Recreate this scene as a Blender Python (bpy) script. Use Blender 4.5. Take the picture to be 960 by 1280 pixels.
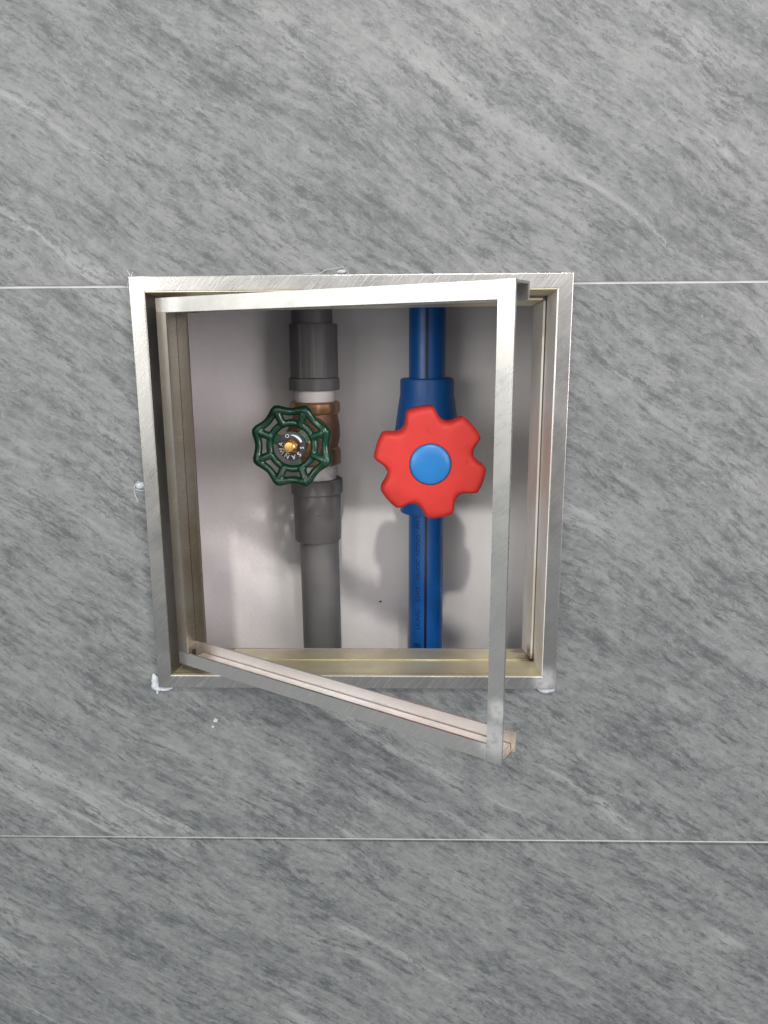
import bpy, bmesh, math, random
from mathutils import Vector, Matrix, Euler
random.seed(7)
R = math.radians
S = bpy.context.scene
for o in list(bpy.data.objects): bpy.data.objects.remove(o)
COL = S.collection

# ------------------------------------------------------------------ camera
cd = bpy.data.cameras.new('camera'); cam = bpy.data.objects.new('camera', cd); COL.objects.link(cam)
cd.sensor_fit = 'VERTICAL'; cd.sensor_height = 36.0; cd.lens = 961.0/1280.0*36.0
cd.clip_start = 0.01; cd.clip_end = 60
yaw, pitch, roll = R(-1.3232), R(-12.3701), R(-0.3462)
cam.location = (0.02431, -0.38271, 0.07356)
_f = Vector((math.sin(yaw)*math.cos(pitch), math.cos(yaw)*math.cos(pitch), math.sin(pitch)))
_r = Vector((math.cos(yaw), -math.sin(yaw), 0)); _u = _r.cross(_f)
_r2 = _r*math.cos(roll)+_u*math.sin(roll); _u2 = -_r*math.sin(roll)+_u*math.cos(roll)
cam.rotation_euler = Matrix((_r2, _u2, -_f)).transposed().to_euler()
S.camera = cam

# ------------------------------------------------------------------ world, lamps, exposure
W = bpy.data.worlds.new('World'); S.world = W; W.use_nodes = True
bg = W.node_tree.nodes['Background']
bg.inputs['Color'].default_value = (0.90, 0.95, 1.0, 1); bg.inputs['Strength'].default_value = 0.45

def area(name, loc, target, size, power, color, size_y=None, shape='RECTANGLE'):
    ld = bpy.data.lights.new(name, 'AREA'); ld.shape = shape; ld.size = size
    if size_y: ld.size_y = size_y
    ld.energy = power; ld.color = color
    o = bpy.data.objects.new(name, ld); COL.objects.link(o); o.location = loc
    o.rotation_euler = (Vector(target)-Vector(loc)).to_track_quat('-Z', 'Y').to_euler()
    return o
# two ceiling downlights in front of the wall
area('ceiling_downlight', (0.06, -1.15, 1.09), (0, 0, 0), 0.06, 12.0, (1.0, 0.97, 0.91), shape='DISK')
area('ceiling_downlight', (0.42, -1.17, 1.22), (0, 0, 0), 0.08, 5.5, (1.0, 0.97, 0.92), shape='DISK')
# bright doorway on the left, window on the right of the room, then two added fill panels in front
area('window_or_fill', (-1.9, -0.95, 0.75), (0, 0, 0), 1.3, 19.0, (1.0, 0.98, 0.95), 1.2)
area('window_or_fill', (1.62, -1.56, 0.34), (0, 0, 0), 1.0, 42.0, (1.0, 0.91, 0.94), 1.1)
area('window_or_fill', (-1.35, -2.0, 0.25), (0, 0, 0), 1.0, 17.0, (1.0, 0.98, 0.94), 0.8)  # added fill from front left to brighten the cavity, not a window
area('front_fill', (0.1, -2.4, 1.00), (0.1, 0, 0.2), 3.0, 22.0, (1.0, 0.965, 0.96), 1.35)  # added soft fill panel behind the camera, lifts the shaded back wall

S.view_settings.view_transform = 'Standard'; S.view_settings.look = 'None'
S.view_settings.exposure = 0.0; S.view_settings.gamma = 1.0; S.view_settings.use_curve_mapping = False
S.render.engine = 'CYCLES'
S.cycles.max_bounces = 8; S.cycles.glossy_bounces = 5; S.cycles.diffuse_bounces = 4

# ------------------------------------------------------------------ node helpers
class NT:
    def __init__(s, name):
        s.m = bpy.data.materials.new(name); s.m.use_nodes = True; s.t = s.m.node_tree
        s.b = s.t.nodes['Principled BSDF']
    def n(s, typ, **kw):
        nd = s.t.nodes.new(typ)
        for k, v in kw.items(): setattr(nd, k, v)
        return nd
    def set(s, sock, v):
        if hasattr(v, 'is_output'): s.t.links.new(v, sock)
        else: sock.default_value = v
    def math(s, op, a, b=0.0, c=None, clamp=False):
        nd = s.n('ShaderNodeMath', operation=op, use_clamp=clamp); s.set(nd.inputs[0], a); s.set(nd.inputs[1], b)
        if c is not None: s.set(nd.inputs[2], c)
        return nd.outputs[0]
    def mix(s, f, a, b, blend='MIX'):
        nd = s.n('ShaderNodeMix', data_type='RGBA', blend_type=blend); s.set(nd.inputs[0], f); s.set(nd.inputs[6], a); s.set(nd.inputs[7], b)
        return nd.outputs[2]
    def obj(s): return s.n('ShaderNodeTexCoord').outputs['Object']
    def noise(s, vec, scale=1.0, detail=4, rough=0.55, dist=0.0):
        nd = s.n('ShaderNodeTexNoise'); s.set(nd.inputs['Vector'], vec); nd.inputs['Scale'].default_value = scale
        nd.inputs['Detail'].default_value = detail; nd.inputs['Roughness'].default_value = rough; nd.inputs['Distortion'].default_value = dist
        return nd.outputs[0]
    def mapv(s, vec, scale=(1, 1, 1), rot=(0, 0, 0), loc=(0, 0, 0)):
        nd = s.n('ShaderNodeMapping'); s.set(nd.inputs['Vector'], vec); nd.inputs['Scale'].default_value = scale
        nd.inputs['Rotation'].default_value = rot; nd.inputs['Location'].default_value = loc
        return nd.outputs[0]
    def rng(s, v, a, b, c=0.0, d=1.0, smooth=False):
        nd = s.n('ShaderNodeMapRange'); nd.interpolation_type = 'SMOOTHSTEP' if smooth else 'LINEAR'
        s.set(nd.inputs[0], v); nd.inputs[1].default_value = a; nd.inputs[2].default_value = b; nd.inputs[3].default_value = c; nd.inputs[4].default_value = d
        return nd.outputs[0]
    def dot(s, v, w):
        nd = s.n('ShaderNodeVectorMath', operation='DOT_PRODUCT'); s.set(nd.inputs[0], v); nd.inputs[1].default_value = w
        return nd.outputs['Value']
    def xyz(s, x, y, z):
        nd = s.n('ShaderNodeCombineXYZ'); s.set(nd.inputs[0], x); s.set(nd.inputs[1], y); s.set(nd.inputs[2], z); return nd.outputs[0]
    def near(s, vec, p, r):
        nd = s.n('ShaderNodeVectorMath', operation='DISTANCE'); s.set(nd.inputs[0], vec); nd.inputs[1].default_value = p
        return s.rng(nd.outputs['Value'], r, r*0.25, 0, 1, True)
    def bump(s, h, strength, dist):
        nd = s.n('ShaderNodeBump'); s.set(nd.inputs['Height'], h); nd.inputs['Strength'].default_value = strength; nd.inputs['Distance'].default_value = dist
        s.t.links.new(nd.outputs[0], s.b.inputs['Normal'])
    def ramp(s, f, stops):
        nd = s.n('ShaderNodeValToRGB'); s.set(nd.inputs[0], f); e = nd.color_ramp.elements
        while len(e) < len(stops): e.new(0.5)
        for el, (p, c) in zip(e, stops): el.position = p; el.color = (*c, 1)
        return nd.outputs[0]
    def out(s, **kw):
        for k, v in kw.items(): s.set(s.b.inputs[k.replace('_', ' ')], v)
        return s.m

def m_tile():
    k = NT('slate_tile'); th = R(33)
    rnd = k.n('ShaderNodeObjectInfo').outputs['Random']            # every tile is cut from another stretch of the print
    va = k.n('ShaderNodeVectorMath', operation='ADD'); k.set(va.inputs[0], k.obj()); k.set(va.inputs[1], k.xyz(k.math('MULTIPLY', rnd, 7.0), 0.0, k.math('MULTIPLY', rnd, 3.1)))
    v = va.outputs[0]
    warp = k.noise(v, 9.0, 2, .5); warp = k.math('SUBTRACT', warp, .5)
    warp2 = k.math('SUBTRACT', k.noise(v, 40.0, 2, .5), .5)
    u = k.dot(v, (math.cos(th), 0, -math.sin(th)))
    w = k.dot(v, (math.sin(th), 0, math.cos(th)))
    w = k.math('ADD', w, k.math('MULTIPLY', warp, .016)); w = k.math('ADD', w, k.math('MULTIPLY', warp2, .0035))
    def st(su, sw, seed, det=5, rg=.6, dist=0.):
        return k.noise(k.xyz(k.math('MULTIPLY', u, su), k.math('MULTIPLY', w, sw), seed), 1.0, det, rg, dist)
    big = st(10, 30, 1.3, 3)
    mid = st(48, 200, 4.1, 9, .72)
    blot = k.noise(v, 190.0, 7, .70)
    a = k.math('ADD', k.math('MULTIPLY', big, .24), k.math('MULTIPLY', mid, .50)); a = k.math('ADD', a, k.math('MULTIPLY', blot, .25))
    c = k.ramp(a, [(.38, (.120, .124, .125)), (.46, (.185, .190, .190)), (.51, (.225, .229, .228)), (.57, (.268, .271, .268)), (.64, (.31, .312, .308))])
    # long pale veins, straight along the grain
    vn = st(2.6, 30, 11.9, 3, .45); vn = k.math('ABSOLUTE', k.math('SUBTRACT', vn, .5)); vein = k.rng(vn, .042, .006, 0, 1, True)
    vm = k.rng(st(7, 16, 15.2, 2), .49, .60, 0, 1, True)
    br = k.rng(st(50, 160, 3.2, 6, .7), .36, .52, 0, 1)
    vein = k.math('MULTIPLY', k.math('MULTIPLY', vein, vm), br)
    c = k.mix(k.math('MULTIPLY', vein, .8), c, (.37, .372, .367, 1))
    # fine broken dark dashes along the grain, gathered in loose groups
    grp = k.rng(st(17, 58, 25.0, 4), .34, .64, -.040, .040)
    cr = k.math('MULTIPLY', k.math('SUBTRACT', k.noise(v, 420.0, 4, .7), .5), .0034)      # crumbles the edges
    w2 = k.math('ADD', w, cr)
    def dash(su, sw, seed, lo, hi, det=7, rg=.74):
        d = k.noise(k.xyz(k.math('MULTIPLY', u, su), k.math('MULTIPLY', w2, sw), seed), 1.0, det, rg)
        return k.rng(k.math('ADD', d, grp), lo, hi, 0, 1)
    c = k.mix(k.math('MULTIPLY', dash(56, 285, 31.0, .53, .63), .72), c, (.072, .077, .079, 1))
    c = k.mix(k.math('MULTIPLY', dash(120, 620, 37.0, .545, .60), .62), c, (.085, .090, .092, 1))
    c = k.mix(k.math('MULTIPLY', dash(60, 310, 43.0, .46, .36), .42), c, (.325, .328, .324, 1))
    # crumbly dark patches and pale chips
    ch = k.noise(k.xyz(k.math('MULTIPLY', u, 180), k.math('MULTIPLY', w2, 310), 53.0), 1.0, 8, .78)
    c = k.mix(k.math('MULTIPLY', k.rng(k.math('ADD', ch, grp), .55, .64, 0, 1), .55), c, (.090, .094, .095, 1))
    c = k.mix(k.math('MULTIPLY', k.rng(k.math('ADD', ch, grp), .45, .37, 0, 1), .45), c, (.34, .342, .338, 1))
    # tiny pale pits
    sp = k.noise(v, 520.0, 2, .5); sp = k.rng(sp, .71, .75, 0, 1)
    c = k.mix(k.math('MULTIPLY', sp, .6), c, (.38, .38, .38, 1))
    c = k.mix(1.0, c, (.585, .610, .611, 1), 'MULTIPLY')
    hb = k.math('ADD', k.math('MULTIPLY', a, 1.0), k.math('MULTIPLY', blot, .5))
    k.bump(hb, .35, .0012)
    return k.out(Base_Color=c, Roughness=k.rng(a, .4, .6, .52, .40), Specular_IOR_Level=.45)

def m_steel(name, base=(.45, .44, .42), rough=.28, axis=(1, 0, 0), scratch=.5, tint=None, stains=(), ground=(), metal=1.0):
    k = NT(name); v = k.obj()
    # fine brush lines along the bar, long scratches across it at a slant
    rot = (0, R(52), 0)
    sc = k.noise(k.mapv(k.mapv(v, rot=rot), (90, 300, 2400)), 1.0, 3, .6)
    sc2 = k.noise(k.mapv(k.mapv(v, rot=(0, R(40), 0)), (90, 300, 900), loc=(3, 1, 2)), 1.0, 4, .65)
    ax = [2500 if a == 0 else 25 for a in axis]
    br = k.noise(k.mapv(v, ax), 1.0, 3, .6)
    blot = k.noise(v, 70.0, 5, .62); big = k.noise(v, 22.0, 3, .55)
    lines = k.rng(sc, .555, .65, 0, 1)
    c = k.mix(k.math('MULTIPLY', k.rng(blot, .35, .7), .38), (*base, 1), (base[0]*.66, base[1]*.64, base[2]*.60, 1))
    if tint: c = k.mix(k.math('MULTIPLY', k.rng(big, .40, .68, 0, 1, True), .85), c, (*tint, 1))
    c = k.mix(k.math('MULTIPLY', lines, .55*scratch), c, (.86, .85, .83, 1))
    for p, r, col, f in stains:
        msk = k.math('MULTIPLY', k.near(v, p, r), k.rng(k.noise(v, 260.0, 4, .6), .25, .6))
        c = k.mix(k.math('MULTIPLY', msk, f), c, (*col, 1))
    ro = k.math('ADD', rough, k.math('MULTIPLY', k.math('SUBTRACT', blot, .5), .28))
    ro = k.math('ADD', ro, k.math('MULTIPLY', k.math('SUBTRACT', sc2, .5), .30*scratch))
    for p, r in ground:
        g = k.math('MULTIPLY', k.near(v, p, r), k.rng(k.noise(v, 300.0, 3), .15, .5))
        ro = k.math('ADD', ro, k.math('MULTIPLY', g, .16)); c = k.mix(k.math('MULTIPLY', g, .6), c, (.84, .83, .81, 1))
    h = k.math('ADD', k.math('MULTIPLY', sc, scratch), k.math('MULTIPLY', br, .5)); h = k.math('ADD', h, k.math('MULTIPLY', sc2, scratch)); h = k.math('ADD', h, k.math('MULTIPLY', big, .5))
    k.bump(h, .07, .0005)
    return k.out(Base_Color=c, Metallic=metal, Roughness=ro)

def m_plain(name, col, rough=.45, metallic=0.0, var=.15, scale=60., bump=0.0, bdist=.0004, bscale=400., coat=0.0, spec=.5, dirt=None, sss=0.0):
    k = NT(name); v = k.obj(); n = k.noise(v, scale, 5, .6)
    dk = tuple(x*(1-var) for x in col); lt = tuple(min(1, x*(1+var)) for x in col)
    c = k.mix(k.rng(n, .3, .7), (*dk, 1), (*lt, 1))
    if dirt: c = k.mix(k.math('MULTIPLY', k.rng(k.noise(v, 180., 6, .7), .55, .75), .55), c, (*dirt, 1))
    if bump: k.bump(k.noise(v, bscale, 4, .6), bump, bdist)
    if coat: k.b.inputs['Coat Weight'].default_value = coat; k.b.inputs['Coat Roughness'].default_value = .12
    if sss:
        k.b.inputs['Subsurface Weight'].default_value = sss; k.b.inputs['Subsurface Radius'].default_value = (.004, .001, .001); k.b.inputs['Subsurface Scale'].default_value = .3
    return k.out(Base_Color=c, Roughness=k.rng(n, .3, .7, rough-.06, rough+.06), Metallic=metallic, Specular_IOR_Level=spec)

def m_plaster():
    k = NT('white_plaster'); v = k.obj()
    n = k.noise(v, 14., 4, .55); f = k.noise(v, 420., 4, .65)
    c = k.mix(k.rng(n, .35, .65), (.76, .725, .72, 1), (.82, .79, .785, 1))
    sm = k.noise(k.mapv(v, (40, 40, 9)), 1.0, 5, .6); c = k.mix(k.rng(sm, .50, .72, 0, .22), c, (.56, .52, .49, 1))
    d = k.noise(v, 330., 2, .4); c = k.mix(k.rng(d, .80, .82, 0, .5), c, (.12, .10, .09, 1))
    k.bump(k.math('ADD', f, k.math('MULTIPLY', k.noise(v, 60., 3), 1.2)), .22, .0010)
    return k.out(Base_Color=c, Roughness=.6)

MT = dict(
    tile=m_tile(), plaster=m_plaster(),
    grout=m_plain('white_grout', (.40, .397, .388), .85, bump=.4),
    core=m_plain('mortar', (.30, .28, .26), .9, bump=.5),
    face=m_steel('brushed_steel', scratch=.7, tint=(.35, .342, .325), ground=(((-.100, -.004, .2055), .010), ((.100, -.004, .0055), .010))),
    lining=m_steel('heat_tinted_steel', (.82, .76, .52), .34, (0, 1, 0), .15, metal=.75, tint=(.66, .57, .38),
                   stains=(((.0965, .025, .0055), .010, (.16, .075, .03), .95), ((-.094, .03, .0055), .012, (.10, .06, .03), .95), ((.093, .04, .0045), .008, (.2, .1, .04), .9))),
    side=m_steel('side_steel', (.70, .68, .64), .50, (0, 1, 0), .15, metal=.55, tint=(.56, .51, .43),
                   stains=(((.0965, .025, .0055), .010, (.16, .075, .03), .95), ((-.094, .03, .0055), .014, (.10, .06, .03), .95))),
    door=m_steel('door_steel', (.56, .55, .52), .35, scratch=.6, ground=(((.1780, -.001, -.083), .012), ((.1795, -.001, -.070), .007), ((.006, -.001, .092), .008), ((.1780, -.001, .085), .008)),
                 stains=(((.1814, .009, -.089), .007, (.62, .42, .22), .7),)),
    shaded_side=m_steel('shaded_side_steel', (.29, .278, .256), .36, (0, 0, 1), .15, tint=(.245, .23, .20), stains=(((-.094, .03, .0055), .014, (.08, .05, .03), .95),)),  # same steel as the right lining, its colour darkened for shade
    mill=m_steel('mill_finish_steel', (.80, .775, .76), .50, (1, 0, 0), .1, tint=(.70, .655, .63), stains=(((.1814, .0115, -.088), .010, (.62, .50, .36), .4), ((.0010, .008, -.088), .009, (.45, .34, .22), .5))),
    stile=m_steel('shaded_stile_steel', (.40, .38, .34), .34, (0, 0, 1), .2, tint=(.34, .305, .25)),  # door steel with the shade of the hinge side put into its colour
    facev=m_steel('brushed_steel_upright', (.42, .41, .39), .28, axis=(0, 0, 1), scratch=.25, tint=(.32, .31, .29), ground=(((-.100, -.004, .2055), .010), ((.100, -.004, .0055), .010))),
    doorv=m_steel('door_steel_upright', (.57, .56, .53), .28, (0, 0, 1), scratch=.25, ground=(((.1780, -.001, -.083), .012), ((.1795, -.001, -.070), .007), ((.1780, -.001, .085), .008))),
    pvc=m_plain('grey_pvc', (.135, .134, .134), .50, var=.08, bump=.10, spec=.4),
    pvc2=m_plain('grey_fitting', (.135, .131, .130), .50, var=.10, bump=.15, spec=.35, dirt=(.13, .125, .12)),
    blue=m_plain('blue_pipe_plastic', (.009, .105, .38), .36, var=.06, bump=.06),
    blue2=m_plain('blue_fitting_plastic', (.010, .105, .36), .42, var=.08, bump=.12),
    stripe=m_plain('dark_stripe', (.012, .006, .018), .4),
    ink=m_plain('dark_ink', (.004, .018, .085), .5),
    red=m_plain('red_plastic', (.46, .027, .022), .56, spec=.3, var=.07, bump=.10, bdist=.0003, bscale=900., sss=.0),
    cap=m_plain('bright_blue_plastic', (.011, .145, .40), .34, var=.05, bump=.05),
    seam=m_plain('dark_seam', (.015, .02, .05), .6),
    green=m_plain('green_enamel', (.002, .031, .014), .24, var=.25, bump=.25, bdist=.0006, bscale=230., coat=.15),
    bronze=m_plain('rough_bronze', (.22, .120, .072), .50, .35, var=.22, scale=160., bump=.45, bdist=.0006, bscale=600.),
    bronze2=m_plain('machined_bronze', (.36, .21, .11), .36, .6, var=.2, scale=220., bump=.2),
    brass=m_plain('brass', (.52, .32, .12), .28, 1.0, var=.2, scale=300., bump=.2),
    tape=m_plain('thread_tape', (.80, .76, .74), .6, var=.06, bump=.1),
    plate=m_plain('navy_plate', (.012, .013, .022), .32, var=.1),
    white=m_plain('white_print', (.60, .60, .58), .5, var=.03),
    crumb=m_plain('plaster_crumb', (.36, .345, .32), .9, bump=.5),
)
def m_sil():
    k = NT('clear_sealant'); v = k.obj(); n = k.noise(v, 500., 3)
    k.bump(n, .4, .0008)
    k.b.inputs['Subsurface Weight'].default_value = .3; k.b.inputs['Subsurface Radius'].default_value = (.003, .003, .003); k.b.inputs['Subsurface Scale'].default_value = .5
    return k.out(Base_Color=(.66, .72, .76, 1), Roughness=.22, Transmission_Weight=.45, IOR=1.41)
MT['sil'] = m_sil()

# ------------------------------------------------------------------ object helpers
def thing(name, label, cat, loc=(0, 0, 0), group=None, rot=None):
    o = bpy.data.objects.new(name, None); COL.objects.link(o); o.location = loc; o.empty_display_size = .01
    if rot: o.rotation_euler = rot
    o['label'] = label; o['category'] = cat
    if group: o['group'] = group
    return o
def obj(name, bm, mat, parent=None, loc=None, smooth=None, label=None, local=False):
    """bm is in world space unless local; the part is stored relative to its parent"""
    me = bpy.data.meshes.new(name)
    bmesh.ops.recalc_face_normals(bm, faces=bm.faces[:])
    if smooth:
        for f in bm.faces: f.smooth = True
        for e in bm.edges:
            if len(e.link_faces) == 2 and e.calc_face_angle(0) > R(smooth): e.smooth = False
    o = bpy.data.objects.new(name, me); COL.objects.link(o)
    if parent:
        o.parent = parent
        if not local:
            off = Vector(); p = parent
            while p: off += p.location; p = p.parent
            bmesh.ops.translate(bm, verts=bm.verts[:], vec=-off)
    bm.to_mesh(me); bm.free(); me.materials.append(mat)
    if label: o['label'] = label
    return o
def box(bm, x0, x1, y0, y1, z0, z1):
    vs = [bm.verts.new((x, y, z)) for x in (x0, x1) for y in (y0, y1) for z in (z0, z1)]
    for q in ((0, 1, 3, 2), (4, 6, 7, 5), (0, 4, 5, 1), (2, 3, 7, 6), (0, 2, 6, 4), (1, 5, 7, 3)): bm.faces.new([vs[i] for i in q])
    return vs
def hexa(bm, p):     # 8 corners: front ring of 4 then back ring of 4
    vs = [bm.verts.new(q) for q in p]
    for q in ((0, 1, 2, 3), (7, 6, 5, 4), (0, 4, 5, 1), (1, 5, 6, 2), (2, 6, 7, 3), (3, 7, 4, 0)): bm.faces.new([vs[i] for i in q])
def bevel_all(bm, w, seg=2, ang=30):
    es = [e for e in bm.edges if len(e.link_faces) == 2 and e.calc_face_angle(0) > R(ang)]
    bmesh.ops.bevel(bm, geom=es, offset=w, segments=seg, profile=.6, affect='EDGES', clamp_overlap=True)
def lathe(bm, prof, M=Matrix(), seg=48, cap=True, rfun=None):
    """prof: list of (r, h) along local z; M places it"""
    rings = []
    for r, h in prof:
        ring = []
        for i in range(seg):
            a = 2*math.pi*i/seg; rr = r*(rfun(a, h) if rfun else 1)
            ring.append(bm.verts.new(M @ Vector((rr*math.cos(a), rr*math.sin(a), h))))
        rings.append(ring)
    for a, b in zip(rings, rings[1:]):
        for i in range(seg): bm.faces.new((a[i], a[(i+1) % seg], b[(i+1) % seg], b[i]))
    if cap: bm.faces.new(rings[0][::-1]); bm.faces.new(rings[-1])
    return rings
def hexr(n, rot=0.0, rnd=.0):
    def f(a, h):
        s = 2*math.pi/n; x = ((a-rot) % s)-s/2
        return (math.cos(s/2)/math.cos(x))/math.cos(s/2)*math.cos(s/2) if rnd == 0 else min(math.cos(s/2)/math.cos(x)/math.cos(s/2), 1+rnd)*math.cos(s/2)
    return f
def tube(bm, pts, rad, seg=10, closed=False):
    n = len(pts); rings = []
    up = Vector((0, 0, 1))
    for i, p in enumerate(pts):
        p = Vector(p)
        a = Vector(pts[(i-1) % n]) if (closed or i > 0) else p; b = Vector(pts[(i+1) % n]) if (closed or i < n-1) else p
        t = (b-a).normalized(); s = t.cross(up)
        if s.length < 1e-4: s = t.cross(Vector((1, 0, 0)))
        s.normalize(); q = s.cross(t)
        r = rad[i] if isinstance(rad, (list, tuple)) else rad
        rings.append([bm.verts.new(p+(s*math.cos(2*math.pi*j/seg)+q*math.sin(2*math.pi*j/seg))*r) for j in range(seg)])
    rg = range(n if closed else n-1)
    for i in rg:
        a, b = rings[i], rings[(i+1) % n]
        for j in range(seg): bm.faces.new((a[j], a[(j+1) % seg], b[(j+1) % seg], b[j]))
    if not closed: bm.faces.new(rings[0][::-1]); bm.faces.new(rings[-1])
def text_bm(txt, size, xf, extrude=.00008):
    """letters as flat mesh; xf maps local text points to world"""
    cu = bpy.data.curves.new('lettering', 'FONT'); cu.body = txt; cu.size = size; cu.extrude = extrude; cu.resolution_u = 3
    t = bpy.data.objects.new('lettering', cu); COL.objects.link(t); bpy.context.view_layer.update()
    me = bpy.data.meshes.new_from_object(t.evaluated_get(bpy.context.evaluated_depsgraph_get()))
    bpy.data.objects.remove(t); bm = bmesh.new(); bm.from_mesh(me); bpy.data.meshes.remove(me)
    for v in bm.verts: v.co = xf(v.co)
    return bm
ALONG_Y = Matrix.Rotation(R(90), 4, 'X')     # local z -> -y (towards the viewer)

# ------------------------------------------------------------------ wall: core, grout, tiles
HX0, HX1, HZ0, HZ1 = -.1008, .1008, -.1062, .1005    # the opening cut in the wall
def ring_slab(x0, x1, z0, z1, y0, y1, hole=None):
    bm = bmesh.new()
    if not hole: box(bm, x0, x1, y0, y1, z0, z1); return bm
    hx0, hx1, hz0, hz1 = hole
    o = [(x0, z0), (x1, z0), (x1, z1), (x0, z1)]; h = [(hx0, hz0), (hx1, hz0), (hx1, hz1), (hx0, hz1)]
    V = {}
    for y in (y0, y1):
        for i in range(4):
            V['o', y, i] = bm.verts.new((o[i][0], y, o[i][1])); V['h', y, i] = bm.verts.new((h[i][0], y, h[i][1]))
    for i in range(4):
        j = (i+1) % 4
        for y in (y0, y1): bm.faces.new((V['o', y, i], V['o', y, j], V['h', y, j], V['h', y, i]))
        for c in 'oh': bm.faces.new((V[c, y0, i], V[c, y0, j], V[c, y1, j], V[c, y1, i]))
    return bm
wall = obj('wall', ring_slab(-.95, .95, -.80, .71, .0095, .060, (HX0-.003, HX1+.003, HZ0-.003, HZ1+.003)), MT['core'])
wall['kind'] = 'structure'
TW, TH, G = .600, .300, .0013
ZT = .1012                                   # joint just under the top edge of the steel frame
# (column centre, row bottom): each tile laid by hand, a hair proud or turned
grout = bmesh.new()
for zj in (ZT+TH, ZT, ZT-TH, ZT-2*TH): box(grout, -.93, .93, .0007, .0094, zj-.0016, zj+.0016)
for xj in (-.28, .32):
    for k in range(5): box(grout, xj-.0016, xj+.0016, .0012, .0093, ZT-3*TH+k*TH+.0017, ZT-2*TH+k*TH-.0017)
obj('grout', grout, MT['grout'], wall)
for cxx in (.02, -.58, .62):
    for row in range(5):
        zb = ZT+TH-row*TH; cz = zb+TH/2
        bm = ring_slab(-TW/2+G/2, TW/2-G/2, -TH/2+G/2, TH/2-G/2, 0, .009,
                       (HX0-cxx, HX1-cxx, HZ0-cz, HZ1-cz) if (row == 2 and cxx == .02) else None)
        es = [e for e in bm.edges if all(abs(v.co.y) < 1e-6 for v in e.verts) and abs(e.calc_face_angle(0)) > R(40)]
        bmesh.ops.bevel(bm, geom=es, offset=.0007, segments=2, profile=.5, affect='EDGES')
        t = obj('tile', bm, MT['tile'], None)
        t.parent = wall
        t.location = (cxx, random.uniform(-.0002, .0002), cz)
        if cxx == .02:
            t.location.y = {1: 0.0, 2: -.0002, 3: -.0010}.get(row, 0)
            if row == 2: t.rotation_euler = (0, 0, R(.06))
            if row == 3: t.rotation_euler = (R(.10), 0, R(-.14))

# ------------------------------------------------------------------ shaft behind the wall
YB = .160
sh = bmesh.new()
box(sh, -.42, .42, YB, YB+.05, -.62, .62)
box(sh, -.47, -.4202, .0602, YB+.05, -.62, .62); box(sh, .4202, .47, .0602, YB+.05, -.62, .62)
box(sh, -.47, .47, .0602, YB+.05, .6202, .66); box(sh, -.47, .47, .0602, YB+.05, -.66, -.6202)
bw = obj('back_wall', sh, MT['plaster']); bw['kind'] = 'structure'
bm = bmesh.new(); bmesh.ops.create_icosphere(bm, subdivisions=2, radius=1.0, matrix=Matrix.Translation((.0087, YB, -.1135)) @ Matrix.Diagonal((.0011, .0004, .0007, 1)))
obj('paint_fleck', bm, MT['seam'] if 'seam' in MT else None, bw)

# ------------------------------------------------------------------ steel access frame set in the tiles
W2, FW, IN = .1055, .0071, .0984
fr = thing('access_frame', 'square stainless steel frame set into the grey tiles around the pipe opening', 'frame', (0, 0, -.1055))
oc = [(-W2, W2), (W2, W2), (W2, -W2), (-W2, -W2)]; ic = [(-IN, IN), (IN, IN), (IN, -IN), (-IN, -IN)]
YF = -.0042
for i in range(4):
    j = (i+1) % 4; bm = bmesh.new(); q = [oc[i], oc[j], ic[j], ic[i]]
    hexa(bm, [(x, YF, z) for x, z in q]+[(x, -.0003, z) for x, z in q])
    e = [e for e in bm.edges if all(abs(v.co.y-YF) < 1e-6 for v in e.verts) and not (max(abs(v.co.x) for v in e.verts)-min(abs(v.co.x) for v in e.verts) > .004)]
    bmesh.ops.bevel(bm, geom=e, offset=.00035, segments=2, profile=.5, affect='EDGES')
    obj('face_bar', bm, MT['face' if i in (0, 2) else 'facev'], fr)
# the returns: a front band and a rear strip on each side, a thin open seam between
IB = IN-.0003; c0 = [(-IB, IB), (IB, IB), (IB, -IB), (-IB, -IB)]; y0 = -.0040
c1 = [(-.0966, .0965), (.0979, .0965), (.0979, -.1000), (-.0966, -.1003)]; y1 = .0205
c2 = [(-.0938, .0940), (.0963, .0945), (.0963, -.0996), (-.0938, -.1000)]; y2 = .0211
c3 = [(-.0916, .0910), (.0953, .0929), (.0952, -.1032), (-.0915, -.1036)]; y3 = .0450
def strip(a, b, ya, yb, i, th=.0009, lo=0., hi=1.):
    j = (i+1) % 4; bm = bmesh.new()
    n = [(0, 1), (1, 0), (0, -1), (-1, 0)][i]
    L = lambda p, q, t: (p[0]+(q[0]-p[0])*t, p[1]+(q[1]-p[1])*t)
    a0, a1, b0, b1 = L(a[i], a[j], lo), L(a[i], a[j], hi), L(b[i], b[j], lo), L(b[i], b[j], hi)
    P = [(a0[0], ya, a0[1]), (a1[0], ya, a1[1]), (b1[0], yb, b1[1]), (b0[0], yb, b0[1])]
    hexa(bm, P+[(x+n[0]*th, y, z+n[1]*th) for x, y, z in P]); return bm
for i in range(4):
    m = (MT['lining'], MT['side'], MT['lining'], MT['shaded_side'])[i]  # right and left linings: lit and shaded copies of one steel
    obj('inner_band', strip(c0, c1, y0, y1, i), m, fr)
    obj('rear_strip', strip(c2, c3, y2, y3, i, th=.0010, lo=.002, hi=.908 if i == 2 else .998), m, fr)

# ------------------------------------------------------------------ the open door: four welded bars with no panel
TD = R(32.07)
door = thing('access_door', 'empty stainless steel door frame swung open on its left side', 'door frame', (-.0890, -.0035, 0), rot=(0, 0, -TD))
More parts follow.
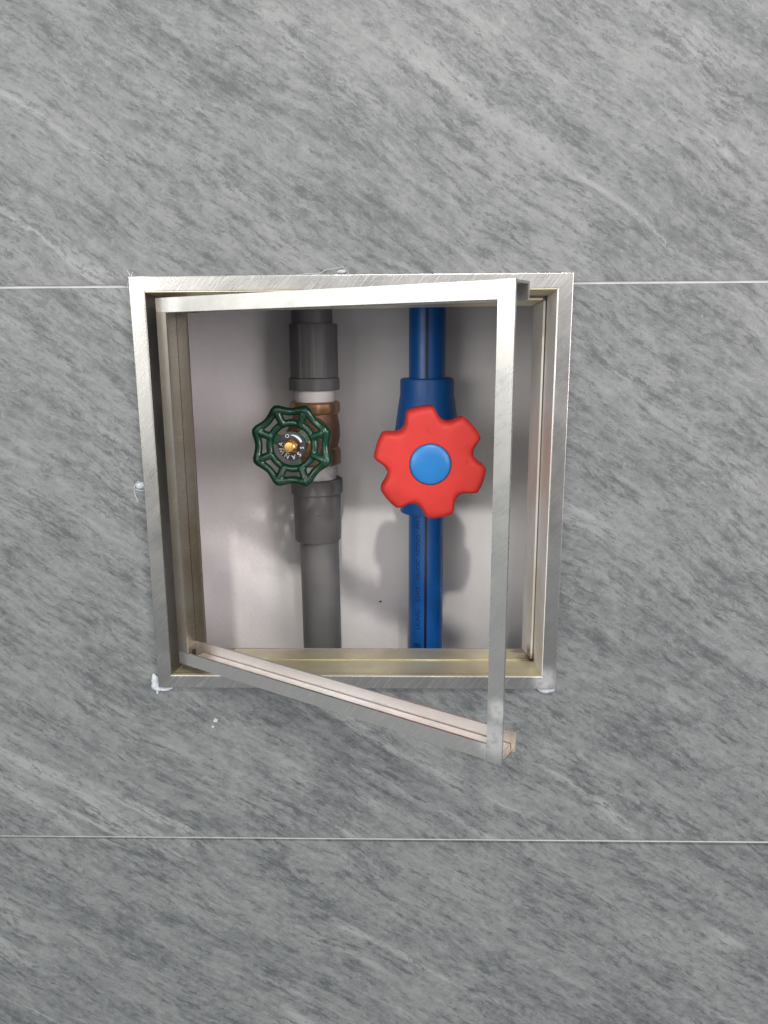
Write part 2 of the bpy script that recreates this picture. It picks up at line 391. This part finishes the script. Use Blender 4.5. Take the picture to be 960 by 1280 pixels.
# local: x along the door, +y into the wall when closed, z up; the front face lies at y = 0
WI, WO, ZT1, ZB1, HF = .1746, .1814, .0888, -.0863, .0068
TK, DD = .0011, .0125
def bar(*bx):
    bm = bmesh.new()
    for b in bx:
        b2 = bmesh.new(); box(b2, *b); bevel_all(b2, .00028, 2)
        me = bpy.data.meshes.new('t'); b2.to_mesh(me); b2.free(); bm.from_mesh(me); bpy.data.meshes.remove(me)
    return bm
# top rail: channel open downwards towards the glass line
obj('top_rail', bar((-.0066, WI-.0001, 0, TK, ZT1, ZT1+HF), (-.0060, WO, TK+.00005, DD-TK-.00005, ZT1+HF-TK, ZT1+HF-.0001), (-.0060, WO, DD-TK, DD, ZT1-.0002, ZT1+HF-.00005)), MT['door'], door, local=True, smooth=40)
obj('bottom_rail', bar((-.0066, WI-.0001, 0, TK, ZB1-HF, ZB1), (-.0060, WO-.0002, TK+.00005, DD-TK-.00005, ZB1-HF+.0001, ZB1-HF+TK)), MT['door'], door, local=True, smooth=40)
obj('tray_strip', bar((.0005, WO-.0012, .0030, DD-TK-.0006, ZB1-HF+TK+.0001, ZB1-HF+.0036)), MT['mill'], door, local=True, smooth=40)
obj('rear_flange', bar((-.0060, WO+.0006, DD-TK, DD, ZB1-HF+.00005, ZB1+.0022)), MT['mill'], door, local=True, smooth=40)
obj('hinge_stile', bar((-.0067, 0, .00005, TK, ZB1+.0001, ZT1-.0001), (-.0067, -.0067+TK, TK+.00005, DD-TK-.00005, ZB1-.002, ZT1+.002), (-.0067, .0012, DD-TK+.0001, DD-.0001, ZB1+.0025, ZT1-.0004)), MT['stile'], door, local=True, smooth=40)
ls = bar((WI, WO, -.0001, TK, ZB1-HF-.0006, ZT1+HF+.0001))
obj('latch_stile', ls, MT['doorv'], door, local=True, smooth=40)

# ------------------------------------------------------------------ grey pipe run with the gate valve
AX, AY = -.0338, .137
VZ = Matrix.Translation((AX, AY, 0))
gp = thing('grey_pipe', 'grey plastic pipe with ribbed coupling coming down from above the valve', 'pipe', (AX, AY, .0436))
bm = bmesh.new(); lathe(bm, [(.0135, .0700), (.0135, .600)], VZ @ Matrix.Translation((-.0006, 0, 0)), 48); obj('pipe', bm, MT['pvc'], gp, smooth=40)
def ribs(a, h):
    s = (a*11/(2*math.pi)) % 1.0
    return 1.0+.020*(1 if .10 < s < .42 else 0)
bm = bmesh.new()
lathe(bm, [(.0140, .0516), (.0157, .0518), (.0157, .0856), (.0154, .0864), (.0138, .0866)], VZ, 132, rfun=ribs); obj('coupling', bm, MT['pvc2'], gp, smooth=25)
bm = bmesh.new()
lathe(bm, [(.0150, .0432), (.0172, .0434), (.0175, .0440), (.0175, .0508), (.0172, .0514), (.0150, .0515)], VZ, 96, rfun=hexr(8, R(10), .045)); obj('collar', bm, MT['pvc2'], gp, smooth=20)

gl = thing('grey_pipe', 'grey plastic pipe with plain adapter running down below the valve', 'pipe', (AX, AY, -.60))
bm = bmesh.new(); lathe(bm, [(.0135, -.600), (.0135, -.030)], VZ @ Matrix.Translation((.0006, 0, 0)) @ Matrix.Rotation(R(-.25), 4, 'Y'), 48); obj('pipe', bm, MT['pvc'], gl, smooth=40)
bm = bmesh.new(); lathe(bm, [(.0138, -.0600), (.0152, -.0598), (.0158, -.0590), (.0163, -.0260), (.0163, -.0262)], VZ, 64); obj('adapter', bm, MT['pvc2'], gl, smooth=40)
bm = bmesh.new(); lathe(bm, [(.0150, -.0268), (.0176, -.0266), (.0180, -.0260), (.0180, -.0172), (.0176, -.0166), (.0130, -.0164)], VZ, 96, rfun=hexr(12, R(8), .015)); obj('collar', bm, MT['pvc2'], gl, smooth=20)
# moulded size marks on the adapter
for k in range(3):
    bm = bmesh.new(); tube(bm, [(AX-.004, AY-.01605, -.0350-.0022*k), (AX+.003+.001*k, AY-.01605, -.0350-.0022*k)], .00022, 6); obj('moulded_mark', bm, MT['pvc2'], gl)

VC = .0122                                    # valve centre height
gv = thing('gate_valve', 'bronze gate valve with green octagonal handwheel on the grey pipe', 'valve', (AX, AY, VC))
for z0, z1 in ((.0345, .0440), (-.0168, -.0066)):
    bm = bmesh.new(); n = 9; pr = [(.0118, z0)]
    for k in range(n):
        h = z0+(z1-z0)*k/n; pr += [(.0132+.0001*(k % 2), h), (.0134, h+(z1-z0)/n*.5)]
    pr += [(.0118, z1)]
    lathe(bm, pr, VZ, 40); obj('thread_tape', bm, MT['tape'], gv, smooth=30)
bm = bmesh.new(); lathe(bm, [(.0150, .0265), (.0172, .0285), (.0177, .0297), (.0177, .0345), (.0170, .0358), (.0130, .0360)], VZ, 96, rfun=hexr(8, R(5), .03)); obj('hex_end', bm, MT['bronze2'], gv, smooth=25)
bm = bmesh.new(); lathe(bm, [(.0130, -.0066), (.0172, -.0064), (.0178, -.0054), (.0178, .0022), (.0170, .0044), (.0150, .0062)], VZ, 96, rfun=hexr(8, R(5), .03)); obj('hex_end', bm, MT['bronze2'], gv, smooth=25)
bm = bmesh.new(); lathe(bm, [(.0146, .0010), (.0150, .0060), (.0160, .0090), (.0166, .0130), (.0164, .0200), (.0154, .0250), (.0148, .0300)], VZ, 56); obj('body', bm, MT['bronze'], gv, smooth=40)
# stem axis leans a little to the left of straight out
WC = Vector((-.0418, .0775, .0134))
d0 = (WC-Vector((AX, AY, VC))).normalized()
Q = Vector((0, 0, 1)).rotation_difference(d0).to_matrix().to_4x4()
# align local x with world right
xw = (Vector((1, 0, 0))-d0*d0.x).normalized(); yw = d0.cross(xw)
ST = Matrix.Translation((AX, AY, VC)) @ Matrix((xw, yw, d0)).transposed().to_4x4()
LW = (WC-Vector((AX, AY, VC))).length
bm = bmesh.new(); lathe(bm, [(.0120, .006), (.0140, .014), (.0150, .0165), (.0150, .0215), (.0140, .0225)], ST, 56); obj('bonnet_flange', bm, MT['bronze'], gv, smooth=35)
bm = bmesh.new(); lathe(bm, [(.0128, .0226), (.0138, .0230), (.0138, .0292), (.0125, .0300), (.0102, .0315), (.0092, .0360), (.0088, .0400)], ST, 60, rfun=lambda a, h: hexr(6, 0, .06)(a, h) if h < .0305 else 1); obj('bonnet', bm, MT['bronze'], gv, smooth=30)
bm = bmesh.new(); lathe(bm, [(.0080, .0400), (.0088, .0404), (.0088, .0462), (.0078, .0470), (.0050, .0472)], ST, 48, rfun=hexr(6, .2, .05)); obj('packing_nut', bm, MT['bronze2'], gv, smooth=25)
bm = bmesh.new(); lathe(bm, [(.0036, .040), (.0034, LW+.0056), (.0028, LW+.0061), (.0010, LW+.0062)], ST, 28); obj('stem', bm, MT['brass'], gv, smooth=35)
# handwheel
wh = bmesh.new(); RO, RI = .0234, .0140
WM = ST @ Matrix.Translation((0, 0, LW))
def P(r, a, z=0.): return WM @ Vector((r*math.cos(a), r*math.sin(a), z))
def tube_l(pts, rad, closed=False, seg=12):
    """tube in the wheel frame, swept round with the wheel axis as reference"""
    n = len(pts); rings = []
    for i, p in enumerate(pts):
        a = pts[(i-1) % n] if (closed or i > 0) else p; b = pts[(i+1) % n] if (closed or i < n-1) else p
        t = (b-a).normalized(); q = Vector((0, 0, 1)); s = t.cross(q).normalized(); q = s.cross(t)
        r = rad[i] if isinstance(rad, list) else rad
        rings.append([wh.verts.new(WM @ (p+(s*math.cos(2*math.pi*j/seg)+q*math.sin(2*math.pi*j/seg))*r)) for j in range(seg)])
    for i in range(n if closed else n-1):
        a, b = rings[i], rings[(i+1) % n]
        for j in range(seg): wh.faces.new((a[j], a[(j+1) % seg], b[(j+1) % seg], b[j]))
    if not closed: wh.faces.new(rings[0][::-1]); wh.faces.new(rings[-1])
pol = lambda r, a, z=0.: Vector((r*math.cos(a), r*math.sin(a), z))
ph0 = R(22.5)
pts, rad = [], []
NN = 96
for i in range(NN):
    a = 2*math.pi*i/NN; s = ((a-ph0)/(math.pi/4)) % 1.0; e = min(s, 1-s)*2         # e: 0 at a corner, 1 midway
    chord = math.cos(math.pi/8)/math.cos((min(s, 1-s)-.5)*math.pi/4)               # straight side
    k = e*e*(3-2*e)
    r = RO*(chord*(1-.045*k))*1.0
    r *= 1-.012*math.exp(-(e/.12)**2)
    pts.append(pol(r, a, .0003*math.cos(e*math.pi))); rad.append(  .0024+.00085*math.exp(-(e/.30)**2))
tube_l(pts, rad, True)
tube_l([pol(RI, 2*math.pi*i/64, -.0012) for i in range(64)], .0023, True)
for k in range(8):
    a = ph0+k*math.pi/4
    tube_l([pol(RO-.0005, a, 0), pol(RO-.003, a, .0004), pol((RO+RI)/2, a, .0003), pol(RI+.0015, a, -.0006), pol(RI, a, -.0012)], [.0029, .0028, .0025, .0026, .0028])
handwheel = obj('handwheel', wh, MT['green'], gv, smooth=50)
sb = handwheel.modifiers.new('round', 'REMESH'); sb.mode = 'VOXEL'; sb.voxel_size = .00034; sb.use_smooth_shade = True
sm = handwheel.modifiers.new('soften', 'SMOOTH'); sm.factor = .5; sm.iterations = 5
# hub web: disc with three arms out to the inner ring
hb = bmesh.new(); lathe(hb, [(.0070, -.0030), (.0084, -.0026), (.0084, -.0008), (.0040, -.0004)], WM, 48)
for a, wd in ((R(158), .0062), (R(282), .0066), (R(38), .0080)):
    u = pol(1, a); t = pol(1, a+math.pi/2)
    p = [u*.0066+t*wd*.5, u*.0066-t*wd*.5, u*.0142-t*wd*.5, u*.0142+t*wd*.5]
    hexa(hb, [WM @ (q+Vector((0, 0, -.0010))) for q in p]+[WM @ (q+Vector((0, 0, -.0028))) for q in p])
obj('hub_web', hb, MT['green'], handwheel, smooth=35)
npb = bmesh.new(); lathe(npb, [(.0086, -.0006), (.0087, .0001), (.0040, .0003)], WM, 56)
npl = obj('name_plate', npb, MT['plate'], gv, smooth=35)
lt = bmesh.new()
def put_letter(ch, ang, size, r, face_out=True):
    c = Matrix.Translation((0, 0, .00045)) @ Matrix.Rotation(ang, 4, 'Z') @ Matrix.Translation((r, 0, 0)) @ Matrix.Rotation(R(-90) if face_out else R(90), 4, 'Z')
    b = text_bm(ch, size, lambda v: v)
    xs = [v.co.x for v in b.verts]; ys = [v.co.y for v in b.verts]; ox, oy = (min(xs)+max(xs))/2, (min(ys)+max(ys))/2
    for v in b.verts: v.co = WM @ c @ Vector((v.co.x-ox, v.co.y-oy, v.co.z))
    me = bpy.data.meshes.new('t'); b.to_mesh(me); b.free(); lt.from_mesh(me); bpy.data.meshes.remove(me)
# lettering reads round the plate with its feet to the rim
for ch, an in zip('SANWA', (-46, -80, -117, -154, 170)): put_letter(ch, R(an), .0040, .0067, True)
put_letter('O', R(112), .0032, .0066, False); put_letter('S', R(-8), .0032, .0066, False)
arr = bmesh.new(); N = 12
for r0, r1, a0, a1 in ((.0060, .0073, 92, 22),):
    ri, ro = [], []
    for i in range(N+1):
        a = R(a0+(a1-a0)*i/N); w = .2+.8*min(1, i/6)
        ri.append(lt.verts.new(WM @ pol((r0+r1)/2-(r1-r0)/2*w, a, .00045))); ro.append(lt.verts.new(WM @ pol((r0+r1)/2+(r1-r0)/2*w, a, .00045)))
    for i in range(N): lt.faces.new((ri[i], ro[i], ro[i+1], ri[i+1]))
obj('plate_lettering', lt, MT['white'], npl)
nb = bmesh.new(); lathe(nb, [(.0044, .0004), (.0050, .0008), (.0050, .0040), (.0044, .0046), (.0040, .0045), (.0036, .0038)], WM, 60, rfun=hexr(6, .3, .11)); obj('hex_nut', nb, MT['brass'], gv, smooth=25)

# ------------------------------------------------------------------ blue pipe run with the stop valve
BX, BY = .0415, .137
BZ = Matrix.Translation((BX, BY, 0)); BR_ = .0121
def blue_pipe(label, z0, z1, base):
    t = thing('blue_pipe', label, 'pipe', (BX, BY, base))
    bm = bmesh.new(); lathe(bm, [(BR_, z0), (BR_, z1)], BZ, 56); obj('pipe', bm, MT['blue'], t, smooth=40)
    bm = bmesh.new(); a0, a1 = R(-96.5), R(-88.5); vs = []
    for z in (z0+.0005, z1-.0005):
        vs.append([bm.verts.new((BX+(BR_+h)*math.cos(a0+(a1-a0)*i/5), BY+(BR_+h)*math.sin(a0+(a1-a0)*i/5), z)) for h in (.00012, -.0004) for i in (range(6) if h > 0 else range(5, -1, -1))])
    n = 12
    for i in range(n): bm.faces.new((vs[0][i], vs[0][(i+1) % n], vs[1][(i+1) % n], vs[1][i]))
    bm.faces.new(vs[0]); bm.faces.new(vs[1]); obj('stripe', bm, MT['stripe'], t)
    return t
blue_pipe('blue plastic pipe with dark stripe coming down into the top of the red handled valve', .046, .600, .046)
bp = blue_pipe('blue plastic pipe with printed lettering and dark stripe below the red handle', -.600, -.036, -.60)
def wrap(zstart, a_mid):
    def f(v):
        a = R(a_mid)+(-v.y)/BR_*-1.0*-1.0          # letter height runs round the pipe, letter tops to the left
        a = R(a_mid)-v.y/BR_
        return Vector((BX+(BR_+.00006+v.z)*math.cos(a), BY+(BR_+.00006+v.z)*math.sin(a), zstart+v.x))
    return f
pr = bmesh.new()
for txt, z, size, am in (('8', -.1362, .0072, -108), ('.', -.1292, .0064, -112), ('DUNG', -.1225, .0048, -111), ('CHO', -.1020, .0048, -111), ('NUOC', -.0860, .0048, -111), ('NONG', -.0690, .0048, -111), ('PN 20', -.0500, .0048, -111)):
    b = text_bm(txt, size, wrap(z, am)); me = bpy.data.meshes.new('t'); b.to_mesh(me); b.free(); pr.from_mesh(me); bpy.data.meshes.remove(me)
obj('printed_lettering', pr, MT['ink'], bp)

HC = Vector((.0410, .0550, .0055))
sv = thing('stop_valve', 'blue plastic stop valve with big red scalloped handle', 'valve', (BX, BY, .0055))
bm = bmesh.new(); lathe(bm, [(.0125, .0508), (.0165, .0510), (.0176, .0504), (.0179, .0495), (.0179, .0395), (.0183, .0385), (.0215, .0160), (.0222, .0055), (.0215, -.0050), (.0183, -.0275), (.0179, -.0290), (.0179, -.0390), (.0176, -.0398), (.0125, -.0400)], BZ, 72)
body = obj('body', bm, MT['blue2'], sv, smooth=28)
bm = bmesh.new(); box(bm, BX-.0002, BX+.0002, BY-.0182, BY-.0170, .0395, .0500); obj('mould_seam', bm, MT['blue2'], body)
HY = Matrix.Translation((HC.x, 0, HC.z)) @ ALONG_Y        # local z = -y
bm = bmesh.new(); lathe(bm, [(.0200, -.125), (.0215, -.117), (.0215, -.108), (.0205, -.106), (.0170, -.104), (.0160, -.082), (.0125, -.080), (.0125, -.066)], HY, 64); obj('bonnet', bm, MT['blue2'], sv, smooth=30)
# scalloped handle: six rounded lobes
def lobe0(a):
    s = ((a-R(101))/(math.pi/3)) % 1.0; e = abs(s-.5)*2          # e: 0 in a groove, 1 on a lobe centre
    return 1-.225*max(0.0, 1-(e/.50)**2)**.72-.012*(max(0, e-.62)/.38)**2*0
def lobe(a): return sum(lobe0(a+R(0.9)*k) for k in range(-3, 4))/7
RH = .0329; SEG = 240
prof = [(-.0200, -.0034), (-.0196, -.0018), (-.0180, -.0006), (-.0150, 0.0), (-.0060, 0.0), (-.0040, -.0001), (-.0028, -.0004), (-.0017, -.0010), (-.0008, -.0019), (-.0002, -.0031), (.0001, -.0048)]
bm = bmesh.new(); rings = []
def outline(off):
    return [Vector(((RH*lobe(a)+off)*math.cos(a), (RH*lobe(a)+off)*math.sin(a))) for a in (2*math.pi*i/SEG for i in range(SEG))]
for h, off in prof:
    rings.append([bm.verts.new((HC.x+p.x, HC.y-h, HC.z+p.y)) for p in outline(off)])
for rr, h in ((.0170, .0002), (.0121, .0002)):
    rings.append([bm.verts.new((HC.x+rr*math.cos(2*math.pi*i/SEG), HC.y-h, HC.z+rr*math.sin(2*math.pi*i/SEG))) for i in range(SEG)])
rings.append([bm.verts.new((HC.x+.0120*math.cos(2*math.pi*i/SEG), HC.y+.0020, HC.z+.0120*math.sin(2*math.pi*i/SEG))) for i in range(SEG)])
for a, b in zip(rings, rings[1:]):
    for i in range(SEG): bm.faces.new((a[i], a[(i+1) % SEG], b[(i+1) % SEG], b[i]))
bm.faces.new(rings[0]); bm.faces.new(rings[-1])
han = obj('handle', bm, MT['red'], sv, smooth=50)
CM = Matrix.Translation((HC.x, HC.y, HC.z)) @ ALONG_Y
bm = bmesh.new(); lathe(bm, [(.0118, -.0018), (.0118, .0002), (.0114, .0009), (.0105, .0013), (.0080, .0018), (.0050, .0021), (.0020, .0022), (.0004, .0022)], CM, 72); obj('cap', bm, MT['cap'], han, smooth=40)
# small worn moulded marks on the handle face
for mx, mz in ((-.0010, .0190), (.0200, .0010)):
    bm = bmesh.new()
    for k in range(7):
        x, z = HC.x+mx+random.uniform(-.0018, .0018), HC.z+mz+random.uniform(-.0016, .0016)
        bmesh.ops.create_icosphere(bm, subdivisions=1, radius=1.0, matrix=Matrix.Translation((x, HC.y-.0001, z)) @ Matrix.Rotation(random.uniform(0, 3), 4, 'Y') @ Matrix.Diagonal((random.uniform(.0003, .0009), .00035, .00028, 1)))
    obj('moulded_mark', bm, MT['red'], han)

# ------------------------------------------------------------------ sealant left at the frame, crumbs on the tile
def blob(name, label, pts, cat='sealant', mat='sil', y=-.0012, group=None):
    """a smear made of overlapping flattened lumps, joined into one skin"""
    bm = bmesh.new()
    for x, z, rx, rz, ry in pts:
        M = Matrix.Translation((x, y, z)) @ Matrix.Diagonal((rx, ry, rz, 1))
        bmesh.ops.create_icosphere(bm, subdivisions=3, radius=1.0, matrix=M)
    for v in bm.verts: v.co += Vector((random.uniform(-1, 1), random.uniform(-.5, .5), random.uniform(-1, 1)))*.00018
    cx = sum(p[0] for p in pts)/len(pts); cz = sum(p[1] for p in pts)/len(pts)
    bmesh.ops.translate(bm, verts=bm.verts[:], vec=(-cx, 0, -cz))
    o = obj(name, bm, MT[mat], None, smooth=180); o.location = (cx, 0, cz)
    r = o.modifiers.new('skin', 'REMESH'); r.mode = 'VOXEL'; r.voxel_size = .00025; r.use_smooth_shade = True
    s = o.modifiers.new('soft', 'SMOOTH'); s.iterations = 3
    o['label'] = label; o['category'] = cat
    return o
blob('sealant_blob', 'pale blue white sealant lump squeezed out at the lower left corner of the frame', [(-.1080, -.1030, .0022, .0034, .0012), (-.1078, -.1058, .0026, .0026, .0015), (-.1062, -.1072, .0028, .0016, .0016), (-.1036, -.1076, .0034, .0011, .0013), (-.1074, -.1086, .0006, .0022, .0006), (-.1010, -.1070, .0022, .0007, .0010), (-.1086, -.1010, .0012, .0024, .0007)])
blob('sealant_blob', 'small clear sealant lump under the lower right corner of the frame', [(.1010, -.1075, .0036, .0016, .0016), (.1036, -.1066, .0024, .0020, .0016), (.0985, -.1070, .0020, .0009, .0012)])
def strands(name, label, lines, blobs=(), rad=.00016):
    bm = bmesh.new()
    for ln in lines:
        pts = []
        for (a, b) in zip(ln, ln[1:]):
            for k in range(5):
                t = k/5; pts.append((a[0]+(b[0]-a[0])*t+random.uniform(-1, 1)*.00012, a[1]+(b[1]-a[1])*t, a[2]+(b[2]-a[2])*t+random.uniform(-1, 1)*.00012))
        pts.append(ln[-1]); tube(bm, pts, [rad*random.uniform(.6, 1.5) for _ in pts], 6)
    for x, y, z, rx, ry, rz in blobs:
        bmesh.ops.create_icosphere(bm, subdivisions=2, radius=1.0, matrix=Matrix.Translation((x, y, z)) @ Matrix.Diagonal((rx, ry, rz, 1)))
    c = Vector(lines[0][0]); bmesh.ops.translate(bm, verts=bm.verts[:], vec=-c)
    o = obj(name, bm, MT['sil'], None, smooth=60); o.location = c
    o['label'] = label; o['category'] = 'sealant'; return o
X = -W2
strands('sealant_strand', 'wispy clear sealant strands on the tile left of the frame, halfway down', [
    [(X, -.0015, .0050), (X-.0040, -.0012, .0058), (X-.0062, -.0008, .0030), (X-.0060, -.0005, -.0010), (X-.0048, -.0008, -.0050)],
    [(X+.0004, -.0036, .0022), (X-.0020, -.0016, .0010), (X-.0058, -.0006, .0018)],
    [(X, -.001, -.0004), (X-.0002, -.0016, -.0070), (X-.0012, -.0012, -.0085)]],
    [(X-.0030, -.0004, .0036, .0026, .0006, .0018), (X-.0004, -.0008, -.0080, .0008, .0008, .0012)])
strands('sealant_strand', 'curled clear sealant strands above the middle of the frame top', [
    [(-.0150, -.0016, W2+.0002), (-.0120, -.0012, W2+.0024), (-.0070, -.0012, W2+.0030), (-.0030, -.0010, W2+.0038)],
    [(-.0060, -.0012, W2+.0012), (-.0030, -.0024, W2+.0022), (-.0010, -.0020, W2+.0018), (-.0006, -.0016, W2+.0002)],
    [(-.0260, -.0012, W2+.0003), (-.0200, -.0012, W2+.0008), (-.0140, -.0012, W2+.0003)]],
    [(-.0040, -.0006, W2+.0016, .0022, .0007, .0009)])
strands('sealant_strand', 'thin clear sealant wisps at the upper left corner of the frame', [
    [(X-.0002, -.0014, W2-.0060), (X-.0022, -.0010, W2-.0045), (X-.0006, -.0012, W2-.0020), (X+.0012, -.0010, W2+.0022)],
    [(X-.0001, -.0012, W2-.0100), (X-.0018, -.0008, W2-.0120), (X-.0003, -.0010, W2-.0135)],
    [(X-.0002, -.0010, W2+.0003), (X-.0012, -.0010, W2+.0030)]])
X = W2
strands('sealant_strand', 'short clear sealant bits along the upper right edge of the frame', [
    [(X+.0001, -.0012, .0900), (X+.0014, -.0010, .0890), (X+.0004, -.0010, .0870)],
    [(X+.0001, -.0012, .0760), (X+.0012, -.0010, .0735), (X+.0003, -.0010, .0720)]])
def crumb(label, x, z, r):
    bm = bmesh.new(); bmesh.ops.create_icosphere(bm, subdivisions=2, radius=r)
    for v in bm.verts: v.co *= random.uniform(.65, 1.25)
    o = obj('plaster_crumb', bm, MT['crumb'], None); o.location = (x, -.0006, z); o['label'] = label; o['category'] = 'crumb'
crumb('larger pale plaster crumb stuck on the tile below the frame', -.0768, -.1262, .0013)
crumb('tiny white plaster crumb just under the larger one on the tile', -.0785, -.1300, .0008)
